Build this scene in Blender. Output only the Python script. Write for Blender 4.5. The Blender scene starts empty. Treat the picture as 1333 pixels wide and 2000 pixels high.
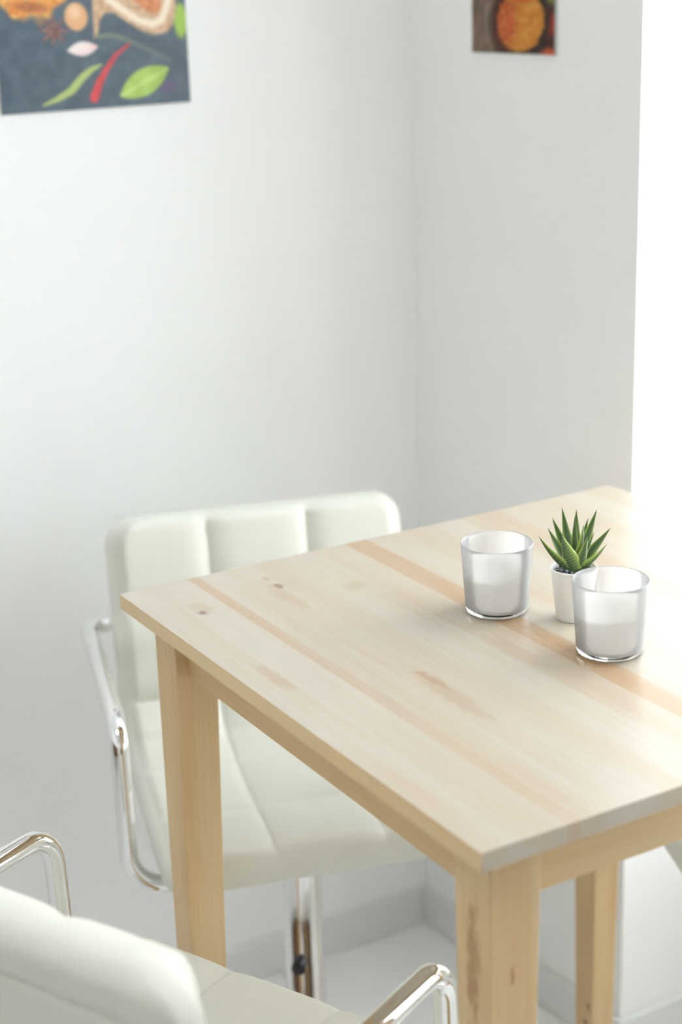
import bpy, bmesh, math, random
import numpy as np
from mathutils import Vector, Matrix

random.seed(7)
rng = np.random.default_rng(11)
scene = bpy.context.scene
C = scene.collection

# ------------------------------------------------------------------ camera
CAM = np.array([-0.7132, -1.0142, 1.7479])
YAW, PITCH, ROLL = math.radians(30.185), math.radians(17.87), math.radians(-1.862)
FPX = 3297.2                                   # focal length in pixels of the 1333 x 2000 frame


def cam_axes():
    f = np.array([math.sin(YAW) * math.cos(PITCH), math.cos(YAW) * math.cos(PITCH), -math.sin(PITCH)])
    r = np.array([math.cos(YAW), -math.sin(YAW), 0.0])
    u = np.cross(r, f)
    return (r * math.cos(ROLL) + u * math.sin(ROLL), -r * math.sin(ROLL) + u * math.cos(ROLL), f)


AX_R, AX_U, AX_F = cam_axes()
cd = bpy.data.cameras.new('camera')
cam = bpy.data.objects.new('camera', cd)
C.objects.link(cam)
cam.matrix_world = Matrix([[AX_R[i], AX_U[i], -AX_F[i], CAM[i]] for i in range(3)] + [[0, 0, 0, 1]])
cd.sensor_fit = 'HORIZONTAL'
cd.sensor_width = 24.0
cd.lens = FPX * 24.0 / 1333.0
cd.clip_start = 0.02
cd.dof.use_dof = True
cd.dof.focus_distance = 1.84
cd.dof.aperture_fstop = 2.9
scene.camera = cam

# ------------------------------------------------------------------ light and exposure
world = bpy.data.worlds.new('overcast_sky')
scene.world = world
world.use_nodes = True
bgn = world.node_tree.nodes['Background']
bgn.inputs[0].default_value = (0.925, 0.965, 1.0, 1)
bgn.inputs[1].default_value = 6.0
scene.view_settings.view_transform = 'Standard'
scene.view_settings.look = 'None'
scene.view_settings.gamma = 1.0
scene.view_settings.use_curve_mapping = False
scene.view_settings.exposure = 1.32
scene.cycles.max_bounces = 14
scene.cycles.diffuse_bounces = 10
scene.cycles.transmission_bounces = 12
scene.cycles.transparent_max_bounces = 16
scene.cycles.use_denoising = True
scene.cycles.sample_clamp_indirect = 12.0

# ------------------------------------------------------------------ room measures (metres, floor z = 0)
YW, XC, YE = 1.3805, 0.841, 0.8416            # back wall, corner, end of the right wall
K1, K2 = 0.0188, 0.0548                       # the two walls are a little out of square with the table
XL, YF, ZC = -2.4, -2.6, 2.6                  # left wall, front wall, ceiling
YO = -0.56                                    # other side of the tall window opening
ZO, ZS = 2.42, 0.55                            # head of the opening and window sill
DEPTH = 0.42                                  # thickness of the outer wall
BAFFLE = 1.40                                    # depth of the light baffle added outside the window


def wall1(x): return YW + K1 * (XC - x)
def wall2(y): return XC + K2 * (YW - y)


def portal(name, loc, rot, sx, sy):
    l = bpy.data.lights.new(name, 'AREA')
    l.shape = 'RECTANGLE'
    l.size, l.size_y = sx, sy
    l.cycles.is_portal = True
    o = bpy.data.objects.new(name, l)
    o.location = loc
    o.rotation_euler = rot
    C.objects.link(o)
    return o


# light portals only guide the sky's light through the glazing; they emit nothing themselves
portal('window_portal', (0.8705 + DEPTH + BAFFLE + 0.01, (YE + YO) / 2, ZC / 2), (0, math.pi / 2, 0), ZC, YE - YO)


# ------------------------------------------------------------------ helpers
def lin(c):
    c = np.asarray(c, float) / 255.0
    return np.where(c <= 0.04045, c / 12.92, ((c + 0.055) / 1.055) ** 2.4)


def col(r, g, b): return tuple(float(v) for v in lin((r, g, b))) + (1.0,)


def tag(o, label=None, cat=None, group=None, kind=None):
    if label: o['label'] = label
    if cat: o['category'] = cat
    if group: o['group'] = group
    if kind: o['kind'] = kind
    return o


def mesh_obj(name, verts, faces, mat, parent=None, smooth=False):
    me = bpy.data.meshes.new(name)
    me.from_pydata([tuple(map(float, v)) for v in verts], [], [tuple(map(int, f)) for f in faces])
    me.validate()
    bm = bmesh.new(); bm.from_mesh(me)
    bmesh.ops.recalc_face_normals(bm, faces=bm.faces)
    bm.to_mesh(me); bm.free()
    if smooth:
        me.polygons.foreach_set('use_smooth', [True] * len(me.polygons))
    if mat: me.materials.append(mat)
    o = bpy.data.objects.new(name, me)
    C.objects.link(o)
    o.parent = parent
    return o


def bm_obj(name, bm, mat, parent=None, smooth=False, sharp=None):
    me = bpy.data.meshes.new(name)
    bmesh.ops.recalc_face_normals(bm, faces=bm.faces)
    bm.to_mesh(me); bm.free()
    if smooth:
        me.polygons.foreach_set('use_smooth', [True] * len(me.polygons))
        if sharp:
            me.set_sharp_from_angle(angle=math.radians(sharp))
    me.materials.append(mat)
    o = bpy.data.objects.new(name, me)
    C.objects.link(o)
    o.parent = parent
    return o


def empty(name, loc=(0, 0, 0), rz=0.0):
    o = bpy.data.objects.new(name, None)
    o.empty_display_size = 0.05
    o.location = loc
    o.rotation_euler = (0, 0, rz)
    C.objects.link(o)
    return o


def add_hexa(bm, bottom, top, bevel=0.0):
    """a six-sided block between two quads"""
    vs = [bm.verts.new(p) for p in list(bottom) + list(top)]
    fs = [(0, 1, 2, 3), (4, 5, 6, 7), (0, 1, 5, 4), (1, 2, 6, 5), (2, 3, 7, 6), (3, 0, 4, 7)]
    faces = [bm.faces.new([vs[i] for i in f]) for f in fs]
    if bevel > 0:
        es = list({e for f in faces for e in f.edges})
        bmesh.ops.bevel(bm, geom=es, offset=bevel, segments=1, profile=0.5, affect='EDGES')


def quad(x0, x1, y0, y1, z): return [(x0, y0, z), (x1, y0, z), (x1, y1, z), (x0, y1, z)]


def block(name, x0, x1, y0, y1, z0, z1, mat, parent=None, bevel=0.0):
    bm = bmesh.new()
    add_hexa(bm, quad(x0, x1, y0, y1, z0), quad(x0, x1, y0, y1, z1), bevel)
    return bm_obj(name, bm, mat, parent)


def prism(name, pts, z0, z1, mat, parent=None, bevel=0.0):
    """vertical prism over a quad plan"""
    bm = bmesh.new()
    add_hexa(bm, [(x, y, z0) for x, y in pts], [(x, y, z1) for x, y in pts], bevel)
    return bm_obj(name, bm, mat, parent)


def lathe(name, prof, mat, parent=None, n=64, loc=(0, 0), sharp=40):
    """profile [(r, z)...] turned around the z axis; r = 0 closes to a point"""
    vs, rings = [], []
    for r, z in prof:
        if r < 1e-6:
            rings.append([len(vs)]); vs.append((loc[0], loc[1], z))
        else:
            rings.append(list(range(len(vs), len(vs) + n)))
            vs += [(loc[0] + r * math.cos(2 * math.pi * k / n), loc[1] + r * math.sin(2 * math.pi * k / n), z) for k in range(n)]
    fs = []
    for a, b in zip(rings[:-1], rings[1:]):
        for k in range(n):
            k2 = (k + 1) % n
            if len(a) == 1 and len(b) == 1: continue
            if len(a) == 1: fs.append((a[0], b[k], b[k2]))
            elif len(b) == 1: fs.append((a[k], a[k2], b[0]))
            else: fs.append((a[k], a[k2], b[k2], b[k]))
    o = mesh_obj(name, vs, fs, mat, parent, True)
    o.data.set_sharp_from_angle(angle=math.radians(sharp))
    return o


def fillet(pts, rad, seg=8):
    """round the inner corners of a polyline"""
    pts = [Vector(p) for p in pts]
    out = [pts[0]]
    for i in range(1, len(pts) - 1):
        p, a, b = pts[i], pts[i - 1], pts[i + 1]
        r = rad[i] if isinstance(rad, (list, tuple)) else rad
        da, db = (a - p).normalized(), (b - p).normalized()
        ang = da.angle(db)
        d = r / math.tan(ang / 2)
        d = min(d, (a - p).length * 0.49, (b - p).length * 0.49)
        r = d * math.tan(ang / 2)
        c = p + (da + db).normalized() * (r / math.sin(ang / 2))
        s, e = p + da * d - c, p + db * d - c
        tot = s.angle(e)
        for k in range(seg + 1):
            t = k / seg
            v = (s * math.sin((1 - t) * tot) + e * math.sin(t * tot)) / math.sin(tot)
            out.append(c + v)
    out.append(pts[-1])
    return out


def tube(name, pts, r, mat, parent=None, n=18):
    pts = [Vector(p) for p in pts]
    vs, fs = [], []
    nrm = None
    for i, p in enumerate(pts):
        t = (pts[min(i + 1, len(pts) - 1)] - pts[max(i - 1, 0)]).normalized()
        if nrm is None:
            nrm = t.orthogonal().normalized()
        else:
            nrm = (nrm - t * nrm.dot(t)).normalized()
        b = t.cross(nrm)
        for k in range(n):
            a = 2 * math.pi * k / n
            vs.append(p + nrm * (r * math.cos(a)) + b * (r * math.sin(a)))
    m = len(pts)
    for i in range(m - 1):
        for k in range(n):
            k2 = (k + 1) % n
            fs.append((i * n + k, i * n + k2, (i + 1) * n + k2, (i + 1) * n + k))
    fs.append(tuple(range(n)))
    fs.append(tuple((m - 1) * n + k for k in range(n)))
    o = mesh_obj(name, vs, fs, mat, parent, True)
    o.data.set_sharp_from_angle(angle=math.radians(50))
    return o


def copy_tree(o, parent=None):
    c = o.copy()
    C.objects.link(c)
    c.parent = parent
    for ch in list(o.children):
        copy_tree(ch, c)
    return c


# ------------------------------------------------------------------ materials
def new_mat(name):
    m = bpy.data.materials.new(name)
    m.use_nodes = True
    nt = m.node_tree
    return m, nt, nt.nodes['Principled BSDF']


def nd(nt, typ, **kw):
    n = nt.nodes.new(typ)
    for k, v in kw.items():
        setattr(n, k, v)
    return n


def simple(name, c, rough=0.5, metal=0.0, spec=0.5, noise=0.0, nscale=30.0, bump=0.0, bscale=200.0):
    m, nt, b = new_mat(name)
    b.inputs['Roughness'].default_value = rough
    b.inputs['Metallic'].default_value = metal
    b.inputs['Specular IOR Level'].default_value = spec
    tc = nd(nt, 'ShaderNodeTexCoord')
    n = nd(nt, 'ShaderNodeTexNoise'); n.inputs['Scale'].default_value = nscale; n.inputs['Detail'].default_value = 4
    nt.links.new(tc.outputs['Object'], n.inputs['Vector'])
    mx = nd(nt, 'ShaderNodeMix', data_type='RGBA')
    c = np.array(c[:3])
    mx.inputs['A'].default_value = tuple(np.clip(c * (1 - noise), 0, 1)) + (1,)
    mx.inputs['B'].default_value = tuple(np.clip(c * (1 + noise), 0, 1)) + (1,)
    nt.links.new(n.outputs['Fac'], mx.inputs['Factor'])
    nt.links.new(mx.outputs['Result'], b.inputs['Base Color'])
    if bump > 0:
        n2 = nd(nt, 'ShaderNodeTexNoise'); n2.inputs['Scale'].default_value = bscale; n2.inputs['Detail'].default_value = 3
        nt.links.new(tc.outputs['Object'], n2.inputs['Vector'])
        bp = nd(nt, 'ShaderNodeBump'); bp.inputs['Strength'].default_value = bump; bp.inputs['Distance'].default_value = 0.001
        nt.links.new(n2.outputs['Fac'], bp.inputs['Height'])
        nt.links.new(bp.outputs['Normal'], b.inputs['Normal'])
    return m


def wood(name, axis, light, dark, rough=0.38, spec=0.5, spots=(), coat=0.0):
    """birch; grain runs along the axis. spots: (x, y, rx, ry, strength, kind) in table coordinates"""
    m, nt, b = new_mat(name)
    L = nt.links.new
    tc = nd(nt, 'ShaderNodeTexCoord')
    at = nd(nt, 'ShaderNodeAttribute', attribute_type='OBJECT', attribute_name='tint')
    off = nd(nt, 'ShaderNodeVectorMath', operation='SCALE'); off.inputs[0].default_value = (3.7, 5.3, 2.9)
    L(at.outputs['Fac'], off.inputs['Scale'])
    add = nd(nt, 'ShaderNodeVectorMath', operation='ADD')
    L(tc.outputs['Object'], add.inputs[0]); L(off.outputs[0], add.inputs[1])

    def noise(sl, sa, det=4, dist=0.0):
        mp = nd(nt, 'ShaderNodeMapping')
        s = [sl, sl, sl]; s[axis] = sa
        mp.inputs['Scale'].default_value = s
        L(add.outputs[0], mp.inputs['Vector'])
        n = nd(nt, 'ShaderNodeTexNoise'); n.inputs['Scale'].default_value = 1.0
        n.inputs['Detail'].default_value = det; n.inputs['Distortion'].default_value = dist
        L(mp.outputs[0], n.inputs['Vector'])
        return n.outputs['Fac']

    def ramp(src, a, bb):
        r = nd(nt, 'ShaderNodeMapRange'); r.inputs['From Min'].default_value = a; r.inputs['From Max'].default_value = bb
        L(src, r.inputs['Value']); return r.outputs['Result']

    def math_(op, a, bv):
        n = nd(nt, 'ShaderNodeMath', operation=op)
        for i, v in enumerate((a, bv)):
            if isinstance(v, (int, float)): n.inputs[i].default_value = v
            else: L(v, n.inputs[i])
        return n.outputs[0]

    broad = ramp(noise(22, 1.6, 3, 0.6), 0.32, 0.74)
    fine = ramp(noise(260, 7, 5, 0.3), 0.35, 0.72)
    fleck = ramp(noise(900, 90, 2), 0.62, 0.8)
    f = math_('ADD', math_('MULTIPLY', broad, 0.36), math_('MULTIPLY', fine, 0.20))
    f = math_('ADD', f, math_('MULTIPLY', fleck, 0.08))
    tn = math_('SUBTRACT', at.outputs['Fac'], 0.0)
    fr = math_('FRACT', tn, 0.0)
    f = math_('ADD', f, math_('MULTIPLY', fr, 0.75))
    f = math_('SUBTRACT', f, 0.22)
    mx = nd(nt, 'ShaderNodeMix', data_type='RGBA', clamp_factor=True)
    mx.inputs['A'].default_value = light; mx.inputs['B'].default_value = dark
    L(f, mx.inputs['Factor'])
    out = mx.outputs['Result']
    if spots:
        wob = noise(90, 40, 3, 1.0)
        for (cen, rad, st, c) in spots:
            d3 = nd(nt, 'ShaderNodeVectorMath', operation='SUBTRACT'); L(tc.outputs['Object'], d3.inputs[0]); d3.inputs[1].default_value = cen
            dv = nd(nt, 'ShaderNodeVectorMath', operation='DIVIDE'); L(d3.outputs[0], dv.inputs[0]); dv.inputs[1].default_value = rad
            ln = nd(nt, 'ShaderNodeVectorMath', operation='LENGTH'); L(dv.outputs[0], ln.inputs[0])
            d = ln.outputs['Value']
            d = math_('ADD', d, math_('MULTIPLY', math_('SUBTRACT', wob, 0.5), 1.8))
            k = nd(nt, 'ShaderNodeMapRange', interpolation_type='SMOOTHSTEP')
            k.inputs['From Min'].default_value = 1.1; k.inputs['From Max'].default_value = 0.35
            L(d, k.inputs['Value'])
            k2 = math_('MULTIPLY', k.outputs['Result'], st)
            m2 = nd(nt, 'ShaderNodeMix', data_type='RGBA', clamp_factor=True)
            L(k2, m2.inputs['Factor']); L(out, m2.inputs['A']); m2.inputs['B'].default_value = c
            out = m2.outputs['Result']
    L(out, b.inputs['Base Color'])
    b.inputs['Roughness'].default_value = rough
    b.inputs['Specular IOR Level'].default_value = spec
    b.inputs['Coat Weight'].default_value = coat
    b.inputs['Coat Roughness'].default_value = 0.28
    bp = nd(nt, 'ShaderNodeBump'); bp.inputs['Strength'].default_value = 0.06; bp.inputs['Distance'].default_value = 0.001
    L(fine, bp.inputs['Height']); L(bp.outputs['Normal'], b.inputs['Normal'])
    return m


M = {}
M['wall'] = simple('white_wall_paint', col(241, 241.6, 241.2), 0.9, spec=0.15, noise=0.012, nscale=3, bump=0.05, bscale=350)
M['taupe'] = simple('brown_bounce_panel', col(112, 88, 66), 0.9, spec=0.15, noise=0.02, nscale=3)  # brown of the unseen panels added to cut bounced light
M['ceiling'] = simple('ceiling_paint', col(240, 240, 240), 0.9, spec=0.1, noise=0.01)
M['tile'] = simple('grey_floor_tile', col(236, 237, 235), 0.34, spec=0.4, noise=0.05, nscale=5)
M['grout'] = simple('grout', col(186, 187, 183), 0.9, spec=0.1, noise=0.05)
M['base'] = simple('skirting_tile', col(222, 223, 222), 0.4, spec=0.4, noise=0.04, nscale=5)
M['leather'] = simple('cream_leatherette', col(223, 224, 214), 0.42, spec=0.42, noise=0.015, nscale=8, bump=0.12, bscale=900)
M['chrome'] = simple('chrome', (0.86, 0.86, 0.86), 0.07, metal=1.0, noise=0.01)
M['black'] = simple('black_plastic', col(28, 29, 31), 0.4, noise=0.1)
M['frame'] = simple('white_window_frame', col(240, 240, 238), 0.4, noise=0.01)
M['pot'] = simple('white_pot_glaze', col(247, 247, 244), 0.45, noise=0.01)
M['wax'] = simple('white_wax', col(253, 252, 248), 0.5, noise=0.01)
wnt = M['wax'].node_tree
wt = nd(wnt, 'ShaderNodeBsdfTranslucent'); wt.inputs[0].default_value = (0.99, 0.985, 0.965, 1)
wm = nd(wnt, 'ShaderNodeMixShader'); wm.inputs[0].default_value = 0.6
wnt.links.new(wnt.nodes['Principled BSDF'].outputs[0], wm.inputs[1]); wnt.links.new(wt.outputs[0], wm.inputs[2])
wnt.links.new(wm.outputs[0], wnt.nodes['Material Output'].inputs[0])
M['canvas'] = simple('canvas_edge', col(196, 198, 196), 0.8, spec=0.2, noise=0.03)

B_LIGHT, B_DARK = col(192, 184, 168), col(180, 144, 101)  # tabletop tones greyed: highlight haze is put into the colour
KNOT, FIG = col(110, 74, 48), col(205, 158, 108)
FIG2 = col(168, 136, 98)


def top_spot(x, y, rx, ry, st, c): return ((x, y, 1.05), (rx, ry, 0.05), st, c)


spots = [
    top_spot(0.055, 0.628, 0.0070, 0.011, 0.95, KNOT), top_spot(0.060, 0.642, 0.012, 0.026, 0.35, FIG2),
    top_spot(0.168, 0.686, 0.005, 0.009, 0.65, FIG2), top_spot(0.168, 0.654, 0.0060, 0.010, 0.85, col(128, 88, 58)),
    top_spot(0.160, 0.610, 0.013, 0.070, 0.30, FIG2), top_spot(0.165, 0.325, 0.006, 0.040, 0.55, col(160, 112, 68)),
    top_spot(0.158, 0.270, 0.014, 0.085, 0.40, FIG2), top_spot(0.034, 0.415, 0.010, 0.050, 0.40, FIG2),
    top_spot(0.246, 0.602, 0.020, 0.018, 0.40, FIG2), top_spot(0.264, 0.520, 0.020, 0.080, 0.28, FIG2),
    top_spot(0.278, 0.330, 0.016, 0.070, 0.25, FIG2), top_spot(0.330, 0.300, 0.009, 0.070, 0.35, col(172, 122, 70)),
    ((0.0, 0.004, 1.0345), (0.004, 0.006, 0.0045), 0.9, KNOT),
]
leg_spots = [
    ((0.029, 0.056, 0.905), (0.006, 0.012, 0.080), 0.55, col(140, 92, 50)),
    ((0.053, 0.029, 0.900), (0.0022, 0.006, 0.011), 0.75, col(150, 98, 52)),
    ((0.672, 0.679, 0.266), (0.008, 0.0045, 0.011), 0.95, col(58, 40, 28)),
    ((0.672, 0.686, 0.236), (0.008, 0.006, 0.008), 0.80, col(92, 60, 38)),
]
M['top'] = wood('birch_tabletop', 1, B_LIGHT, B_DARK, 0.33, 0.6, spots, 0.6)
M['leg'] = wood('birch_leg', 2, col(220, 196, 153), col(196, 152, 98), 0.45, 0.4, leg_spots)
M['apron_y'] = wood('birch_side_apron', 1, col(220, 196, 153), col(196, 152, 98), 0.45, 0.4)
M['apron_x'] = wood('birch_front_apron', 0, col(220, 196, 153), col(196, 152, 98), 0.45, 0.4)

# clear window glass: lets the daylight straight through, mirrors a little
m, nt, b = new_mat('window_glass')
nt.nodes.remove(b)
tr = nd(nt, 'ShaderNodeBsdfTransparent'); tr.inputs[0].default_value = (0.97, 0.97, 0.97, 1)
gl = nd(nt, 'ShaderNodeBsdfGlossy'); gl.inputs['Roughness'].default_value = 0.02
ms = nd(nt, 'ShaderNodeMixShader'); ms.inputs[0].default_value = 0.05
nt.links.new(tr.outputs[0], ms.inputs[1]); nt.links.new(gl.outputs[0], ms.inputs[2])
nt.links.new(ms.outputs[0], nt.nodes['Material Output'].inputs[0])
M['glass'] = m

# frosted tumbler wall: part see-through, part milky
m, nt, b = new_mat('frosted_glass')
nt.nodes.remove(b)
tr = nd(nt, 'ShaderNodeBsdfTransparent'); tr.inputs[0].default_value = (1, 1, 1, 1)
tl = nd(nt, 'ShaderNodeBsdfTranslucent'); tl.inputs[0].default_value = (0.975, 0.975, 0.975, 1)
df = nd(nt, 'ShaderNodeBsdfDiffuse'); df.inputs[0].default_value = (0.975, 0.975, 0.975, 1)
gl = nd(nt, 'ShaderNodeBsdfGlossy'); gl.inputs['Roughness'].default_value = 0.25
n = nd(nt, 'ShaderNodeTexNoise'); n.inputs['Scale'].default_value = 900
tc = nd(nt, 'ShaderNodeTexCoord'); nt.links.new(tc.outputs['Object'], n.inputs['Vector'])
mr = nd(nt, 'ShaderNodeMapRange'); mr.inputs['To Min'].default_value = 0.38; mr.inputs['To Max'].default_value = 0.44
nt.links.new(n.outputs['Fac'], mr.inputs['Value'])
a1 = nd(nt, 'ShaderNodeMixShader'); a1.inputs[0].default_value = 0.65
nt.links.new(tl.outputs[0], a1.inputs[1]); nt.links.new(df.outputs[0], a1.inputs[2])
a2 = nd(nt, 'ShaderNodeMixShader')
nt.links.new(mr.outputs[0], a2.inputs[0]); nt.links.new(tr.outputs[0], a2.inputs[1]); nt.links.new(a1.outputs[0], a2.inputs[2])
fz = nd(nt, 'ShaderNodeFresnel'); fz.inputs[0].default_value = 1.3
a3 = nd(nt, 'ShaderNodeMixShader')
nt.links.new(fz.outputs[0], a3.inputs[0]); nt.links.new(a2.outputs[0], a3.inputs[1]); nt.links.new(gl.outputs[0], a3.inputs[2])
nt.links.new(a3.outputs[0], nt.nodes['Material Output'].inputs[0])
M['frost'] = m

m, nt, b = new_mat('clear_glass')
b.inputs['Transmission Weight'].default_value = 1.0
b.inputs['Roughness'].default_value = 0.03
b.inputs['IOR'].default_value = 1.45
M['clear'] = m

# succulent leaf: dark green with paler cross bands and yellow-green rims (colours stored per leaf vertex)
m, nt, b = new_mat('succulent_leaf')
at = nd(nt, 'ShaderNodeAttribute', attribute_type='GEOMETRY', attribute_name='paint')
nt.links.new(at.outputs['Color'], b.inputs['Base Color'])
b.inputs['Roughness'].default_value = 0.36
b.inputs['Subsurface Weight'].default_value = 0.0
M['leaf'] = m

m, nt, b = new_mat('gravel_grains')
at = nd(nt, 'ShaderNodeAttribute', attribute_type='GEOMETRY', attribute_name='paint')
nt.links.new(at.outputs['Color'], b.inputs['Base Color'])
b.inputs['Roughness'].default_value = 0.25
M['gravel'] = m


def print_mat(name, rough, spec):
    m, nt, b = new_mat(name)
    at = nd(nt, 'ShaderNodeAttribute', attribute_type='GEOMETRY', attribute_name='paint')
    tc = nd(nt, 'ShaderNodeTexCoord')
    n = nd(nt, 'ShaderNodeTexNoise'); n.inputs['Scale'].default_value = 700; n.inputs['Detail'].default_value = 2
    nt.links.new(tc.outputs['Object'], n.inputs['Vector'])
    bp = nd(nt, 'ShaderNodeBump'); bp.inputs['Strength'].default_value = 0.15; bp.inputs['Distance'].default_value = 0.001
    nt.links.new(n.outputs['Fac'], bp.inputs['Height']); nt.links.new(bp.outputs['Normal'], b.inputs['Normal'])
    nt.links.new(at.outputs['Color'], b.inputs['Base Color'])
    b.inputs['Roughness'].default_value = rough
    b.inputs['Specular IOR Level'].default_value = spec
    return m


M['print_a'] = print_mat('canvas_print_spices', 0.4, 0.5)
M['print_b'] = print_mat('canvas_print_bowl', 0.6, 0.3)


def paint(o, colors):
    ca = o.data.color_attributes.new('paint', 'FLOAT_COLOR', 'POINT')
    arr = np.ones((len(o.data.vertices), 4), np.float32)
    arr[:, :3] = colors
    ca.data.foreach_set('color', arr.ravel())


# ------------------------------------------------------------------ the room
floor = block('floor', XL, XC + 0.03 + DEPTH + BAFFLE, YF, YW + 0.12, -0.12, -0.003, M['grout'])
tag(floor, 'pale grey tiled floor under the table and stools', 'floor', kind='structure')
TS = 0.60
bmt = bmesh.new()
add_hexa(bmt, quad(0.0015, TS - 0.0015, 0.0015, TS - 0.0015, -0.01), quad(0.0015, TS - 0.0015, 0.0015, TS - 0.0015, 0.0), 0.001)
tile0 = bm_obj('tile', bmt, M['tile'], floor)
first = True
gx, gy = 0.52, 1.03                              # a tile joint near the corner
for i in range(-8, 2):
    for j in range(-10, 1):
        x0, y0 = gx + i * TS, gy + j * TS
        if x0 < XL - 0.01 or y0 < YF - 0.01 or x0 + TS > XC + 0.9 or y0 > YW - 0.05:
            continue
        if first:
            t, first = tile0, False
        else:
            t = tile0.copy(); C.objects.link(t); t.parent = floor
        t.location = (x0, y0, 0)

w = prism('wall_back', [(XL, wall1(XL)), (XC + 0.05, wall1(XC + 0.05)), (XC + 0.05, YW + 0.2), (XL, YW + 0.2)], 0, ZC, M['wall'])
tag(w, 'plain white wall behind the stool', 'wall', kind='structure')
# outer wall with the deep floor-length opening
x0, x1 = wall2(YW), wall2(YE)
w = prism('wall_right', [(wall2(YW + 0.2), YW + 0.2), (x1 + DEPTH, YW + 0.2), (x1 + DEPTH, YE), (x1, YE)], 0, ZC, M['wall'])
tag(w, 'short white wall between the corner and the bright opening', 'wall', kind='structure')
xo = wall2(YE)
w = prism('wall_right', [(xo, YO), (xo + DEPTH, YO), (xo + DEPTH, YF), (xo, YF)], 0, ZC, M['wall'])
tag(w, 'white wall beyond the tall opening', 'wall', kind='structure')
w = block('wall_right', xo, xo + DEPTH, YO, YE, ZO, ZC, M['wall'])
tag(w, 'white wall strip over the tall opening', 'wall', kind='structure')
w = block('wall_right', xo + DEPTH - 0.12, xo + DEPTH, YO, YE, 0, ZS, M['wall'])
tag(w, 'white parapet wall below the window of the niche', 'wall', kind='structure')
w = block('wall_left', XL - 0.12, XL, YF, YW + 0.25, 0, ZC, M['wall'])
tag(w, 'white side wall at the left end of the room', 'wall', kind='structure')
w = block('wall_front', XL, xo + DEPTH, YF - 0.2, YF, 0, ZC, M['wall'])
tag(w, 'white wall behind the viewer', 'wall', kind='structure')
w = block('bounce_panel_1', XL, XL + 0.03, YF + 0.03, YW - 0.02, 0, 1.05, M['taupe'])  # unseen brown panels, added to darken the low light bounced from here
tag(w, 'unseen brown panel added along the left wall to cut low bounce light', 'bounce_panel', kind='structure')
w = block('bounce_panel_2', XL, xo - 0.02, YF, YF + 0.03, 0, 1.05, M['taupe'])
tag(w, 'unseen brown panel added on the wall behind the viewer to cut low bounce light', 'bounce_panel', kind='structure')
w = block('ceiling', XL - 0.12, xo + DEPTH, YF - 0.2, YW + 0.2, ZC, ZC + 0.1, M['ceiling'])
tag(w, 'plain white ceiling', 'ceiling', kind='structure')

HB, TB = 0.0772, 0.010
w = prism('baseboard_back', [(XL, wall1(XL) - TB), (XC - 0.0002, wall1(XC) - TB), (XC - 0.0002, wall1(XC)), (XL, wall1(XL))], 0, HB, M['base'], None, 0.0015)
tag(w, 'grey tile baseboard along the back wall', 'baseboard', kind='structure')
w = prism('baseboard_right', [(wall2(YW - TB) - TB, YW - TB - 0.0003), (wall2(YW - TB), YW - TB - 0.0003), (wall2(YE - TB), YE - TB), (wall2(YE - TB) - TB, YE - TB)], 0, HB, M['base'], None, 0.0015)
tag(w, 'grey tile baseboard along the short right wall', 'baseboard', kind='structure')
w = block('baseboard_window', xo + 0.0005, xo + DEPTH - 0.12, YE - TB, YE, 0, HB, M['base'], None, 0.0015)
tag(w, 'grey tile baseboard inside the bright opening', 'baseboard', kind='structure')


def window(name, label, a0, a1, z0, z1, pos, along, n):
    """frame bars and panes in the plane  pos  (x if along = 1, y if along = 0)"""
    root = empty(name, (0, 0, 0))
    tag(root, label, 'window', kind='structure')

    def bar(nm, s0, s1, t0, t1, mat, th):
        if along == 1: return block(nm, pos - th / 2, pos + th / 2, s0, s1, t0, t1, mat, root, 0.002 if th > 0.02 else 0)
        return block(nm, s0, s1, pos - th / 2, pos + th / 2, t0, t1, mat, root, 0.002 if th > 0.02 else 0)
    fw = 0.07
    bar('rail', a0, a1, z0, z0 + fw, M['frame'], 0.06); bar('rail', a0, a1, z1 - fw, z1, M['frame'], 0.06)
    for k in range(n + 1):
        c = a0 + fw / 2 + (a1 - a0 - fw) * k / n
        bar('stile', c - fw / 2, c + fw / 2, z0 + fw, z1 - fw, M['frame'], 0.06)
    for k in range(n):
        s0 = a0 + fw + (a1 - a0 - fw) * k / n
        s1 = a0 + (a1 - a0 - fw) * (k + 1) / n
        bar('pane', s0, s1, z0 + fw, z1 - fw, M['glass'], 0.006)
    return root


window('window_1', 'white framed window above the parapet of the deep niche', YO, YE, ZS, ZO, xo + DEPTH - 0.04, 1, 2)

# round fill lamp added out of view to lift the ambient light
m, nt, b = new_mat('fill_lamp_glow')
b.inputs['Emission Color'].default_value = (1.0, 0.97, 0.93, 1)
b.inputs['Emission Strength'].default_value = 3.2
M['lamp'] = m
lamp = empty('fill_lamp', (-0.75, -0.45, ZC))
tag(lamp, 'round fill lamp added on the ceiling, out of view', 'lamp')
lathe('fill_lamp_body', [(0, 0), (0.30, 0), (0.31, -0.01), (0.31, -0.05), (0.295, -0.055), (0, -0.055)], M['frame'], lamp, 48)
lathe('fill_lamp_shade', [(0.29, -0.0555), (0.27, -0.075), (0.16, -0.088), (0, -0.092)], M['lamp'], lamp, 48)

# unseen baffle added outside the window to cut slanting skylight: sides and top
xg = xo + DEPTH
w = block('light_baffle', xg, xg + BAFFLE, YE, YE + 0.12, 0, ZC, M['wall'])
tag(w, 'white side baffle added outside the window, next to the short wall', 'wall', kind='structure')
w = block('light_baffle', xg, xg + BAFFLE, YO - 0.12, YO, 0, ZC, M['wall'])
tag(w, 'white side baffle added outside the window, on the viewer side', 'wall', kind='structure')
w = block('light_baffle', xg, xg + BAFFLE, YO - 0.12, YE + 0.12, ZC, ZC + 0.1, M['wall'])
tag(w, 'white top baffle added outside the window', 'ceiling', kind='structure')

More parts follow.
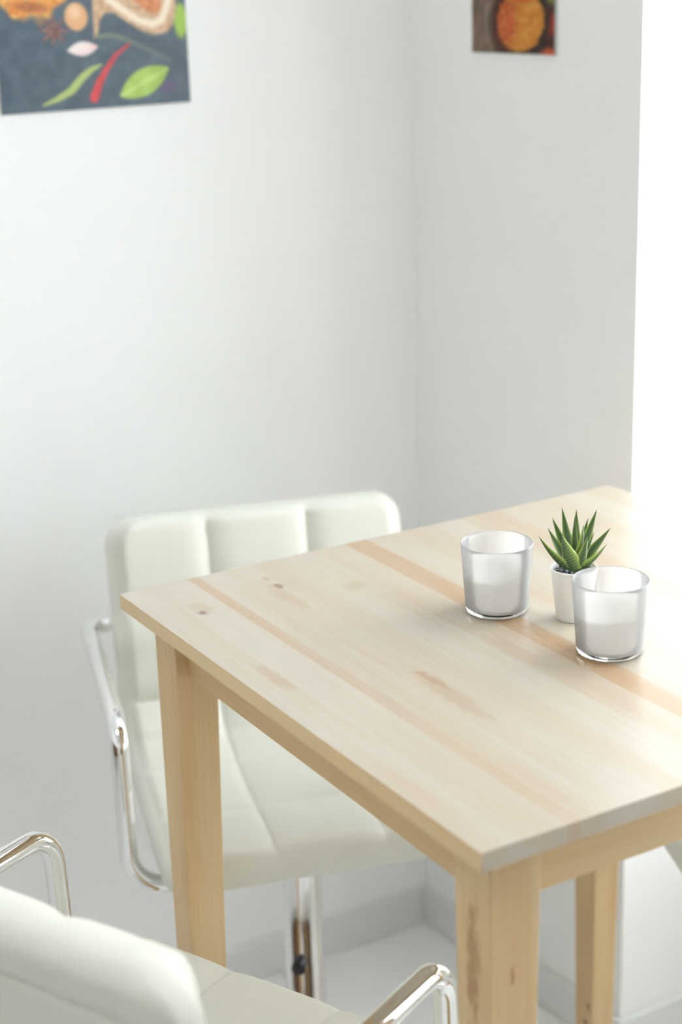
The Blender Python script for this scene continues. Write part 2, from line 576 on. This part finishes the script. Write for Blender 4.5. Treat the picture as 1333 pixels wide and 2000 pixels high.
# ------------------------------------------------------------------ the table
TH, TT, TW = 1.05, 0.018, 0.74
table = empty('bar_table', (0, 0, 0))
tag(table, 'tall square light birch bar table with a plank top', 'table')
edges = [0, .040, .0885, .1035, .140, .174, .223, .268, .311, .343, .392, .441, .486, .526, .551, .598, .646, .693, .74]
tints = [.16, .10, .74, .12, .22, .20, .10, .30, .96, .16, .22, .12, .36, .52, .14, .26, .18, .22]
for k, (a, bb) in enumerate(zip(edges[:-1], edges[1:])):
    pl = block('tabletop_plank', a, bb, 0, TW, TH - TT, TH, M['top'], table)
    pl['tint'] = float(tints[k] + k)
    pl.data.materials.append(M['apron_y'])  # plank sides warmer than the tops: lighting difference put into the colour
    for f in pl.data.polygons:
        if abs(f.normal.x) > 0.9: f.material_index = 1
IN, LW, LB = 0.029, 0.0555, 0.036
AP0, APT, APZ = 0.045, 0.018, 0.962
tops = TH - TT


def leg(sx, sy, tint):
    def pts(wd):
        q = quad(IN, IN + wd, IN, IN + wd, 0)
        out = []
        for x, y, _ in q:
            out.append((x if sx < 0 else TW - x, y if sy < 0 else TW - y))
        return out
    bm = bmesh.new()
    add_hexa(bm, [(x, y, 0) for x, y in pts(LB)], [(x, y, tops) for x, y in pts(LW)], 0.0015)
    o = bm_obj('leg', bm, M['leg'], table)
    o['tint'] = tint
    return o


leg(-1, -1, .35); leg(-1, 1, 1.45); leg(1, -1, 2.4); leg(1, 1, 3.5)
a0, a1 = IN + LW - 0.004, TW - IN - LW + 0.004
o = block('apron', AP0, AP0 + APT, a0, a1, APZ, tops, M['apron_y'], table, 0.001); o['tint'] = .55
o = block('apron', TW - AP0 - APT, TW - AP0, a0, a1, APZ, tops, M['apron_y'], table, 0.001); o['tint'] = 1.4
o = block('apron', a0, a1, AP0, AP0 + APT, APZ, tops, M['apron_x'], table, 0.001); o['tint'] = .25
o = block('apron', a0, a1, TW - AP0 - APT, TW - AP0, APZ, tops, M['apron_x'], table, 0.001); o['tint'] = 1.3


# ------------------------------------------------------------------ the stools
def shell_path():
    """side profile of the sitting surface, (forward, up) from seat front to the top of the back"""
    p = []
    for t in np.linspace(0, 1, 24):
        f = 0.212 - t * 0.308
        z = -0.010 * max(0, (f - 0.12) / 0.085) ** 2 - 0.008 * math.sin(math.pi * t)
        p.append((f, z))
    for t in np.linspace(0.08, 1, 14):
        a = t * math.radians(82)
        p.append((-0.096 - 0.075 * math.sin(a), 0.075 * (1 - math.cos(a))))
    f0, z0 = p[-1]
    for t in np.linspace(0.05, 1, 26):
        p.append((f0 - t * 0.270 * math.cos(math.radians(82)) + 0.006 * math.sin(math.pi * t), z0 + t * 0.270 * math.sin(math.radians(82))))
    return np.array(p)


PATH = shell_path()
SEG = np.r_[0, np.cumsum(np.linalg.norm(np.diff(PATH, axis=0), axis=1))]
STOT = SEG[-1]
ROW = STOT / 5.0
HW = 0.2228


def path_at(s):
    f = np.interp(s, SEG, PATH[:, 0]); z = np.interp(s, SEG, PATH[:, 1])
    e = 0.012
    s0, s1 = max(0, s - e), min(STOT, s + e)
    t = np.array([np.interp(s1, SEG, PATH[:, 0]) - np.interp(s0, SEG, PATH[:, 0]), np.interp(s1, SEG, PATH[:, 1]) - np.interp(s0, SEG, PATH[:, 1])])
    t /= np.linalg.norm(t)
    return np.array([f, z]), np.array([t[1], -t[0]])       # normal towards the sitter


def shell(name, sa, sb, round_a, round_b, parent):
    """padded slab along the profile from sa to sb, quilted 3 columns wide"""
    T = 0.052
    ss = list(np.linspace(sa, sb, 62))
    for k in range(1, 5):
        for d in (-0.006, -0.003, -0.0012, 0, 0.0012, 0.003, 0.006):
            if sa < k * ROW + d < sb: ss.append(k * ROW + d)
    for r, e, sg in ((round_a, sa, 1), (round_b, sb, -1)):
        if r: ss += [e + sg * d for d in (0.0003, 0.0012, 0.003, 0.006, 0.010, 0.015, 0.021, 0.028, 0.037, 0.046)]
    ss = np.unique(np.round(ss, 5))
    us = list(np.linspace(-1, 1, 49))
    for c in (-1 / 3, 1 / 3):
        us += [c + d for d in (-0.03, -0.016, -0.006, 0, 0.006, 0.016, 0.03)]
    us = np.unique(np.round(us, 4))
    rc = 0.020
    vs, rings = [], []
    for s in ss:
        (pf, pz), (nf, nz) = path_at(s)
        W = HW
        thick = 1.0
        for r, d in ((round_a, s - sa), (round_b, sb - s)):
            if r:
                if d < r: W = min(W, HW - (r - math.sqrt(max(0, r * r - (r - d) ** 2))))
                rt = 0.020
                if d < rt: thick = min(thick, 0.10 + 0.90 * math.sqrt(max(0, 1 - (1 - d / rt) ** 2)))
        back = s > 2.6 * ROW
        hp = 0.0100 if back else 0.0052
        ring = []

        def put(u, n):
            mid = -T / 2
            n = mid + (n - mid) * thick
            ring.append(len(vs)); vs.append((u, pf + nf * n, pz + nz * n))
        for x in us:                                        # quilted side
            u = x * (W - rc)
            uu = u / HW
            cu = ((uu + 1) * 1.5) % 1.0 * 2 - 1
            cs = ((s / ROW) % 1.0) * 2 - 1
            if s >= STOT - 1e-6: cs = 1
            row = int(s / ROW)
            eu, es = abs(cu) ** 5, abs(cs) ** 5
            if abs(uu) > 2 / 3 and abs(cu) > 0 and (cu * np.sign(uu)) > 0: eu = 0.25 * eu
            if (row == 0 and cs < 0) or (row >= 4 and cs > 0): es = 0.25 * es
            h = hp * (1 - eu) * (1 - es)
            # stitched grooves
            g = min(abs(uu - 1 / 3), abs(uu + 1 / 3)) * HW
            h -= 0.0018 * math.exp(-(g / 0.0022) ** 2)
            put(u, h)
        for a in np.linspace(80, 0, 6):
            a = math.radians(a); put(W - rc + rc * math.cos(a), -rc + rc * math.sin(a))
        for a in np.linspace(-10, -80, 5):
            a = math.radians(a); put(W - rc + rc * math.cos(a), -T + rc + rc * math.sin(a))
        for x in np.linspace(1, -1, 41):                    # plain side with a seam round its rim
            u = x * (W - rc)
            d = W - abs(u)
            if round_a: d = min(d, s - sa)
            if round_b: d = min(d, sb - s)
            g = -0.0035 * math.exp(-((d - 0.048) / 0.0035) ** 2) + 0.004 * min(1, max(0, (d - 0.05) / 0.05))
            put(u, -T - g)
        for a in np.linspace(-80, -10, 5):
            a = math.radians(a); put(-(W - rc + rc * math.cos(a)), -T + rc + rc * math.sin(a))
        for a in np.linspace(0, 80, 6):
            a = math.radians(a); put(-(W - rc + rc * math.cos(a)), -rc + rc * math.sin(a))
        rings.append(ring)
    fs = []
    n = len(rings[0])
    for a, b in zip(rings[:-1], rings[1:]):
        for k in range(n):
            k2 = (k + 1) % n
            fs.append((a[k], a[k2], b[k2], b[k]))
    fs.append(tuple(rings[0])); fs.append(tuple(rings[-1]))
    o = mesh_obj(name, vs, fs, M['leather'], parent, True)
    o.data.set_sharp_from_angle(angle=math.radians(70))
    return o


def make_stool(seat_z):
    root = empty('bar_stool')
    st = shell('seat', 0.0, 3 * ROW, 0.040, 0, root); st.location.z = seat_z
    bk = shell('backrest', 3 * ROW, STOT, 0, 0.044, root); bk.location.z = seat_z
    # fine stitching along the seams, on the cushions they belong to
    for host, sa, sb in ((st, 0.018, 3 * ROW - 0.003), (bk, 3 * ROW + 0.003, STOT - 0.018)):
        for c in (-1 / 3, 1 / 3):
            pts = []
            for s in np.linspace(sa, sb, 40):
                (pf, pz), (nf, nz) = path_at(s)
                cs = abs(((s / ROW) % 1.0) * 2 - 1) ** 5
                pts.append((c * HW, pf - nf * 0.0012, pz - nz * 0.0012))
            tube('seam', pts, 0.0009, M['leather'], host, 6)
    z = seat_z
    # two looped chrome arms
    for sd, nm in ((-1, 'armrest'), (1, 'armrest')):
        pts = [(sd * 0.150, -0.236, z + 0.1595), (sd * 0.257, -0.246, z + 0.1595), (sd * 0.2585, 0.116, z + 0.1595),
               (sd * 0.2585, 0.123, z - 0.080), (sd * 0.075, 0.095, z - 0.080)]
        tube(nm, fillet(pts, [0, 0.024, 0.042, 0.055, 0], 10), 0.0126, M['chrome'], root, 20)
    # plate below the seat, lever, lift column, footrest and round base
    block('seat_plate', -0.085, 0.085, -0.085, 0.085, z - 0.090, z - 0.048, M['black'], root, 0.006)
    tube('lever', fillet([(0.03, 0.0, z - 0.10), (0.13, 0.0, z - 0.10), (0.185, 0.0, z - 0.115)], 0.03, 6), 0.005, M['chrome'], root, 12)
    lathe('column', [(0, z - 0.089), (0.0275, z - 0.089), (0.0275, z - 0.30), (0.0290, z - 0.302), (0.0290, 0.03), (0, 0.03)], M['chrome'], root, 40)
    k = lathe('clamp_knob', [(0, -0.012), (0.010, -0.012), (0.011, 0.0), (0.010, 0.012), (0.004, 0.014), (0, 0.014)], M['black'], root, 20)
    k.location = (0.016, 0.036, z - 0.293); k.rotation_euler = (math.radians(-90), 0, math.radians(-24))
    base = [(0, 0), (0.190, 0), (0.192, 0.006), (0.186, 0.012), (0.150, 0.022), (0.100, 0.034), (0.060, 0.048), (0.038, 0.070), (0.031, 0.10), (0.0295, 0.12), (0, 0.12)]
    lathe('base', base, M['chrome'], root, 72, sharp=50)
    zf = 0.19
    ring = [(-0.029, 0.0, zf), (-0.12, 0.03, zf), (-0.14, 0.16, zf), (0.14, 0.16, zf), (0.12, 0.03, zf), (0.029, 0.0, zf)]
    tube('footrest', fillet(ring, 0.05, 8), 0.009, M['chrome'], root, 14)
    return root


def place(o, x, y, fwd):
    o.location = (x, y, 0)
    o.rotation_euler = (0, 0, math.atan2(-fwd[0], fwd[1]))


S = make_stool(0.668)
place(S, 0.3116, 0.896, (-0.2751, -0.9614))
tag(S, 'cream quilted bar stool between the table and the back wall, facing the viewer', 'bar stool', 'cream bar stools around the table')
S2 = copy_tree(S)
place(S2, -0.1383, 0.3566, (0.9014, 0.4329))
tag(S2, 'cream bar stool seen from behind, with its padded back cut off by the left edge', 'bar stool', 'cream bar stools around the table')
S3 = copy_tree(S2)
place(S3, 0.806, 0.342, (-0.92, 0.39))
tag(S3, 'cream bar stool on the window side, only a sliver of seat showing below the tabletop', 'bar stool', 'cream bar stools around the table')


# ------------------------------------------------------------------ frosted tumblers with white wax
def tumbler(loc, level, slope, label):
    root = empty('frosted_tumbler', (loc[0], loc[1], TH))
    tag(root, label, 'glass', 'frosted glasses on the table')
    R0, R1, H, t = 0.0352, 0.0408, 0.080, 0.0016

    def rad(z): return R0 + (R1 - R0) * (z / H) ** 0.9 if z > 0 else R0
    out = [(0, 0.0075), (rad(0.0075) - 0.0022, 0.0075)]
    for z in np.linspace(0.0085, H, 14): out.append((rad(z) - t, z))
    out += [(rad(H) - t * 0.5, H + 0.0007), (rad(H), H)]
    for z in np.linspace(H - 0.002, 0.0062, 16): out.append((rad(z), z))
    out += [(0, 0.0062)]
    lathe('glass_wall', out, M['frost'], root, 72, sharp=60)
    lathe('glass_foot', [(0, 0.0008), (0.027, 0.0), (0.0325, 0.0), (0.0345, 0.0014), (0.0353, 0.0038), (0.0353, 0.0058), (0, 0.0058)], M['clear'], root, 72, sharp=60)
    # wax filling, its top a little uneven
    n, vs, fs = 64, [], []
    prof = [(0.0, 0.0082), (rad(0.0082) - 0.0030, 0.0082)] + [(rad(z) - t - 0.0005, z) for z in np.linspace(0.010, level, 6)]
    wx = lathe('wax', prof + [(rad(level) - t - 0.004, level - 0.0015), (0.016, level - 0.002), (0, level - 0.002)], M['wax'], root, n, sharp=70)
    for v in wx.data.vertices:
        if v.co.z > level * 0.7:
            v.co.z += slope[0] * v.co.x + slope[1] * v.co.y
    return root


tumbler((0.335, 0.443), 0.0440, (0.0, 0.0), 'frosted glass half filled with white wax, left of the succulent')
tumbler((0.362, 0.277), 0.0440, (0.02, -0.03), 'frosted glass half filled with white wax, in front of the succulent')

# ------------------------------------------------------------------ potted succulent
PX, PY = 0.389, 0.373
plant = empty('potted_succulent', (PX, PY, TH))
tag(plant, 'small green spiky succulent in a white pot on the table', 'plant')
PH = 0.0600
lathe('pot', [(0, 0.0), (0.0175, 0.0), (0.0190, 0.0012), (0.0255, PH - 0.0015), (0.0260, PH), (0.0248, PH + 0.0004), (0.0240, PH - 0.001), (0.0222, PH - 0.012), (0, PH - 0.012)], M['pot'], plant, 64, sharp=50)
# gravel
gv, gf, gc = [], [], []
ico = bmesh.new(); bmesh.ops.create_icosphere(ico, subdivisions=1, radius=1.0)
iv = np.array([v.co[:] for v in ico.verts]); ifc = [[v.index for v in f.verts] for f in ico.faces]; ico.free()
for k in range(170):
    r = 0.0212 * math.sqrt(rng.random()); a = rng.random() * 2 * math.pi
    s = rng.uniform(0.0012, 0.0023)
    q = iv * (s * rng.uniform(0.7, 1.2, 3)) * rng.uniform(0.85, 1.15, (len(iv), 1))
    base = len(gv)
    z = PH - 0.0060 + rng.uniform(0, 0.0035) + 0.002 * (1 - r / 0.0212)
    gv += list(q + np.array([r * math.cos(a), r * math.sin(a), z]))
    gf += [[i + base for i in f] for f in ifc]
    tone = lin(random.choice([(38, 42, 52), (60, 66, 80), (150, 158, 175), (95, 102, 118), (200, 206, 216), (30, 32, 40)]))
    gc += [tone] * len(iv)
g = mesh_obj('gravel', gv, gf, M['gravel'], plant)
paint(g, np.array(gc)); g['kind'] = 'stuff'

PLANT = np.array([PX, PY, TH + PH])
DEP = float((PLANT - CAM) @ AX_F)
HF = AX_F.copy(); HF[2] = 0; HF /= np.linalg.norm(HF)


def from_pixel(px, py, push=0.0):
    """the point a pixel shows at the plant's distance, moved  push  metres further away along the floor"""
    d = AX_F + AX_R * (px - 667) / FPX + AX_U * (1000 - py) / FPX
    t = DEP / float(d @ AX_F)
    p = CAM + d * t
    # keep it on the same ray while moving away
    return CAM + d * (t * (1 + push / DEP))


def leaf(tip, push, width, root_px=(1120, 1106), root_push=0.0, bow=0.010, face=0.0, bands=0.0):
    a = from_pixel(root_px[0], root_px[1], root_push) - np.array([PX, PY, TH])
    b = from_pixel(tip[0], tip[1], push) - np.array([PX, PY, TH])
    ax = b - a
    Ln = np.linalg.norm(ax)
    t = ax / Ln
    # which way the leaf's back faces: outwards from the rosette's axis
    outw = (b - a) * np.array([1, 1, 0]) / Ln + HF * (1.3 * max(-1.0, min(1.0, push / 0.010)))
    outw = outw - t * (outw @ t)
    outw /= np.linalg.norm(outw) + 1e-9
    side = np.cross(t, outw)
    nrm = -outw                                               # upper, channelled face
    if face:
        c, s = math.cos(face), math.sin(face)
        side, nrm = side * c + nrm * s, nrm * c - side * s
    N, K = 26, 12
    vs, cs, fs = [], [], []
    for i in range(N + 1):
        x = i / N
        p = a + ax * x - nrm * bow * math.sin(math.pi * x) * 0.8
        width_ = width * 1.22
        wd = width_ * (0.72 + 1.1 * x) if x < 0.25 else width_ * 1.0 * (1 - ((x - 0.25) / 0.75) ** 1.25) ** 0.95
        wd = max(wd, 0.00018)
        th = wd * 0.42
        for k in range(K):
            an = 2 * math.pi * k / K
            cu, su = math.cos(an), math.sin(an)
            u = wd * cu
            # channelled upper side, keeled lower side
            n = (th * 0.25 * su + wd * 0.30 * cu * cu) if su > 0 else th * 1.25 * su * (1 - 0.35 * abs(cu)) + wd * 0.30 * cu * cu
            vs.append(p + side * u + nrm * n)
            edge = abs(cu) ** 3.5
            low = su < 0
            g = np.array(lin((44, 72, 36))) if low else np.array(lin((52, 86, 38)))
            pale = np.array(lin((190, 212, 98)))
            c = g
            if low and bands:
                st = 0.5 + 0.5 * math.sin(x * Ln / 0.0034 * 2 * math.pi)
                c = c * (1 - bands) + bands * (np.array(lin((32, 56, 28))) * st + np.array(lin((116, 148, 88))) * (1 - st))
            c = c * (1 - 0.75 * edge) + pale * 0.75 * edge
            if x > 0.93: c = c * 0.7 + np.array(lin((120, 96, 70))) * 0.3
            cs.append(c)
    for i in range(N):
        for k in range(K):
            k2 = (k + 1) % K
            fs.append((i * K + k, i * K + k2, (i + 1) * K + k2, (i + 1) * K + k))
    fs.append(tuple(range(K))); fs.append(tuple(N * K + k for k in range(K)))
    o = mesh_obj('leaf', vs, fs, M['leaf'], plant, True)
    paint(o, np.array(cs))
    return o


for tip, push, width, root_px, root_push, bow, bands in (
        ((1099, 991), 0.016, 0.0052, (1118, 1096), 0.004, 0.003, 0.3), ((1127, 994), 0.022, 0.0048, (1127, 1092), 0.006, 0.002, 0.3),
        ((1167, 995), 0.016, 0.0052, (1132, 1096), 0.004, 0.003, 0.3), ((1194, 1031), 0.006, 0.0052, (1130, 1106), 0.002, 0.004, 0.3),
        ((1187, 1062), -0.004, 0.0056, (1120, 1116), -0.004, 0.005, 0.3), ((1162, 1039), -0.008, 0.0042, (1129, 1106), -0.002, 0.002, 0.3),
        ((1141, 1023), -0.003, 0.0056, (1125, 1100), 0.000, 0.003, 0.3), ((1124, 1008), 0.008, 0.0036, (1123, 1088), 0.003, 0.001, 0.3),
        ((1080, 1011), 0.010, 0.0046, (1114, 1092), 0.003, 0.003, 0.3), ((1071, 1031), 0.004, 0.0048, (1113, 1102), 0.001, 0.003, 0.3),
        ((1053, 1047), -0.006, 0.0050, (1117, 1115), -0.004, 0.005, 0.3), ((1099, 1046), -0.006, 0.0092, (1125, 1114), -0.005, 0.004, 0.75),
        ((1148, 1049), -0.012, 0.0058, (1130, 1112), -0.005, 0.003, 0.4), ((1150, 1012), 0.026, 0.0042, (1128, 1096), 0.008, 0.002, 0.3),
        ((1090, 1028), 0.022, 0.0042, (1116, 1096), 0.008, 0.002, 0.3)):
    leaf(tip, push, width, root_px, root_push, bow, 0.0, bands)


# ------------------------------------------------------------------ canvas prints
def vnoise(x, y, f, seed=0):
    """smooth value noise in [0, 1]"""
    x, y = x * f, y * f
    xi, yi = np.floor(x).astype(int), np.floor(y).astype(int)
    xf, yf = x - xi, y - yi
    xf, yf = xf * xf * (3 - 2 * xf), yf * yf * (3 - 2 * yf)

    def h(i, j):
        v = np.sin(i * 127.1 + j * 311.7 + seed * 74.7) * 43758.5453
        return v - np.floor(v)
    return (h(xi, yi) * (1 - xf) + h(xi + 1, yi) * xf) * (1 - yf) + (h(xi, yi + 1) * (1 - xf) + h(xi + 1, yi + 1) * xf) * yf


def soft(d, w): return np.clip(0.5 - d / w, 0, 1)
def over(img, a, c): return img * (1 - a[:, None]) + np.asarray(c, float).reshape(-1, 3) * a[:, None]


def seg_dist(x, y, pts):
    """distance to a polyline and the parameter along it"""
    best = np.full(x.shape, 1e9); par = np.zeros(x.shape)
    n = len(pts) - 1
    for i in range(n):
        (ax, ay), (bx, by) = pts[i], pts[i + 1]
        t = np.clip(((x - ax) * (bx - ax) + (y - ay) * (by - ay)) / ((bx - ax) ** 2 + (by - ay) ** 2), 0, 1)
        d = np.hypot(x - ax - t * (bx - ax), y - ay - t * (by - ay))
        par = np.where(d < best, (i + t) / n, par); best = np.minimum(d, best)
    return best, par


def poly_in(x, y, pts):
    ins = np.zeros(x.shape, bool)
    n = len(pts)
    for i in range(n):
        (ax, ay), (bx, by) = pts[i], pts[(i + 1) % n]
        c = ((ay > y) != (by > y)) & (x < (bx - ax) * (y - ay) / (by - ay + 1e-12) + ax)
        ins ^= c
    d, _ = seg_dist(x, y, list(pts) + [pts[0]])
    return np.where(ins, -d, d)


def spices(x, y):
    n1, n2, n3 = vnoise(x, y, .06, 1), vnoise(x, y, .17, 2), vnoise(x, y, .4, 3)
    img = np.array([(74, 91, 105)], float) + (n1 - .5)[:, None] * 16 + (n3 - .5)[:, None] * 10
    # twig, purple smear, green at the right
    d, t = seg_dist(x, y, [(192, 80), (218, 75), (252, 84), (292, 100), (332, 118)])
    img = over(img, soft(d - 3, 5) * (0.75 - 0.5 * t), (150, 158, 118))
    img = over(img, soft(np.hypot((x - 325) / 20, (y - 165) / 12) - 1, .9) * .6, (104, 80, 118))
    img = over(img, soft(np.hypot((x - 355) / 13, (y - 42) / 32) - 1, .4), (158, 192, 78))
    # board / toast with pale rim
    outer = [(181, -60), (184, 84), (191, 76), (196, 50), (206, 37), (222, 35), (246, 49), (272, 63), (300, 71), (326, 66), (340, 50), (346, 20), (348, -60)]
    d = poly_in(x, y, outer)
    img = over(img, soft(d, 5), np.array([(203, 168, 132)]) + (n2 - .5)[:, None] * 40)
    band, t = seg_dist(x, y, [(200, -20), (214, 12), (240, 28), (270, 46), (298, 52), (318, 42), (330, 10), (333, -40)])
    img = over(img, soft(band - 7, 8), (240, 226, 204))
    inner = [(232, -60), (240, -4), (262, 10), (290, 28), (306, 34), (316, 22), (322, -60)]
    d = poly_in(x, y, inner)
    img = over(img, soft(d, 8), np.array([(208, 132, 84)]) + (n2 - .5)[:, None] * 46)
    # heap of orange spice
    d = np.hypot((x - 62) / 66, (y - 4) / 50) - 1 + (n1 - .5) * .5
    c = np.array([(242, 190, 104)]) * (1 - n2[:, None] * .8) + np.array([(206, 112, 44)]) * n2[:, None] * .8
    img = over(img, soft(d, .25), c)
    d = np.hypot((x - 64) / 34, (y - 34) / 9) - 1 + (n2 - .5) * .9
    img = over(img, soft(d, .7) * .6, (140, 70, 44))
    # nuts
    img = over(img, soft(np.hypot((x - 118) / 13, (y - 2) / 9) - 1, .3), (206, 186, 160))
    r = np.hypot((x - 151) / 22, (y - 46) / 25)
    img = over(img, soft(r - 1, .18), np.array([(222, 170, 122)]))
    img = over(img, soft(np.hypot((x - 148) / 11, (y - 38) / 12) - 1, .9) * .6, (246, 218, 186))
    # star anise
    a = np.arctan2(y - 73, x - 107); r = np.hypot(x - 107, y - 73)
    img = over(img, soft(r - (13 + 15 * np.abs(np.cos(4 * a)) ** 2.5), 5) * .85, np.array([(134, 92, 84)]) + (n3 - .5)[:, None] * 60)
    # shallot
    u, v = (x - 161) * .985 + (y - 103) * -.17, (x - 161) * .17 + (y - 103) * .985
    img = over(img, soft(np.abs(v) - 13 * (1 - np.clip(np.abs(u) / 31, 0, 1) ** 1.8), 4) * (np.abs(u) < 31), np.array([(236, 214, 212)]) * 1.0 + (n1 - .5)[:, None] * np.array([(8, 40, 40)]))
    # green chilli, red chilli, leaf
    d, t = seg_dist(x, y, [(82, 208), (108, 197), (136, 180), (158, 155), (176, 140), (194, 131)])
    img = over(img, soft(d - (2.0 + 5.0 * np.sin(np.pi * np.clip(t, 0.02, .98))), 3.5), (172, 188, 112))
    d, t = seg_dist(x, y, [(179, 192), (190, 164), (204, 140), (224, 112), (252, 90)])
    img = over(img, soft(d - (8.5 - 6.5 * t), 3), np.array([(206, 62, 68)]) + (n2 - .5)[:, None] * 20)
    ux, uy = 97 / 112.5, -57 / 112.5
    u, v = ((x - 279) * ux + (y - 159) * uy) / 57, (-(x - 279) * uy + (y - 159) * ux)
    d = np.abs(v) - 24 * (1 - np.clip(np.abs(u), 0, 1) ** 2) ** .9
    img = over(img, soft(d, 4) * (np.abs(u) < 1), np.array([(158, 190, 86)]) + (n1 - .5)[:, None] * 30 + np.array([(24, 22, 30)]) * np.exp(-(v / 3) ** 2)[:, None])
    return img


def bowl(x, y):
    n1, n2, n3 = vnoise(x, y * .25, .2, 5), vnoise(x, y, .12, 6), vnoise(x, y, .35, 7)
    img = np.array([(122, 104, 88)], float) + (n1 - .5)[:, None] * 46 + (n3 - .5)[:, None] * 12
    img = over(img, soft(-(x - 1052 - (y - 40) * .15), 16), np.array([(66, 40, 32)]) + (n2 - .5)[:, None] * 30)
    img = over(img, soft(np.hypot((x - 1078) / 13, (y - 48) / 22) - 1 + (n2 - .5), .8), (178, 60, 34))
    img = over(img, soft(np.hypot((x - 1080) / 16, (y - 104) / 10) - 1, .7), (196, 84, 40))
    img = over(img, soft(np.hypot((x - 1070) / 26, (y + 6) / 20) - 1 + (n2 - .5) * .6, .6), (142, 160, 84))
    img = over(img, soft(np.hypot((x - 1021) / 58, (y - 44) / 76) - 1, .22), (48, 36, 32))
    d = np.hypot((x - 1022) / 45, (y - 44) / 58) - 1 + (n3 - .5) * .14
    c = np.array([(212, 150, 64)]) * (1 - n2[:, None] * .55) + np.array([(176, 92, 30)]) * n2[:, None] * .55
    img = over(img, soft(d, .14), c)
    d = np.hypot((x - 994) / 20, (y - 46) / 44) - 1 + (n3 - .5) * .9
    img = over(img, soft(d, .7) * .75, np.array([(190, 84, 48)]) + (n3 - .5)[:, None] * 70)
    img = over(img, soft(np.hypot((x - 1016) / 30, (y + 8) / 18) - 1 + (n3 - .5), .6) * .7, (196, 80, 36))
    img = over(img, soft(np.abs(y - 12 - (x - 1000) * .2) - 1.5, 3) * .3 * (x < 1010), (70, 40, 30))
    return img


def canvas(name, label, corner, axis, normal, wd, ht, th, fn, px_of, mat):
    """a stretched canvas: body plus its printed face; corner = lower corner on the wall"""
    root = empty(name, corner)
    tag(root, label, 'picture')
    ax, nr, up = np.array(axis, float), np.array(normal, float), np.array([0, 0, 1.0])
    ax /= np.linalg.norm(ax); nr /= np.linalg.norm(nr)
    pts = lambda d: [tuple(ax * a + up * b + nr * d) for a, b in ((0, 0), (wd, 0), (wd, ht), (0, ht))]
    bm = bmesh.new(); add_hexa(bm, pts(0.0005), pts(th), 0.0012)
    bm_obj('stretcher', bm, M['canvas'], root)
    nx, ny = int(wd / 0.0014), int(ht / 0.0014)
    A, Bm = np.meshgrid(np.linspace(0.0008, wd - 0.0008, nx), np.linspace(0.0008, ht - 0.0008, ny))
    A, Bm = A.ravel(), Bm.ravel()
    vs = A[:, None] * ax + Bm[:, None] * up + nr * (th + 0.0004)
    idx = np.arange(nx * ny).reshape(ny, nx)
    fs = np.stack([idx[:-1, :-1], idx[:-1, 1:], idx[1:, 1:], idx[1:, :-1]], -1).reshape(-1, 4)
    o = mesh_obj('printed_face', vs, fs.tolist(), mat, root, True)
    px, py = px_of(A, Bm)
    paint(o, lin(np.clip(fn(px, py), 0, 255)))
    return root


P1W, P1Z = 0.302, 1.559
canvas('canvas_picture', 'dark slate canvas picture with a red chilli and green leaf on the back wall', (0.138, wall1(0.138), P1Z), (1, -K1, 0), (-K1, -1, 0),
       P1W, 0.302, 0.004, spices, lambda a, b_: (2 + 370 * a / P1W - 6 * b_ / 0.15, 229 - 35 * a / P1W - b_ * 1270), M['print_a'])
P2W, P2Z = 0.196, 1.616
canvas('canvas_picture', 'small canvas picture of a bowl of orange spice on the short right wall', (wall2(1.216), 1.216, P2Z), (K2, -1, 0), (-1, -K2, 0),
       P2W, 0.196, 0.004, bowl, lambda a, b_: (927 + 163 * a / P2W - 6 * b_ / 0.09, 104 + 2 * a / P2W - b_ * 1290), M['print_b'])
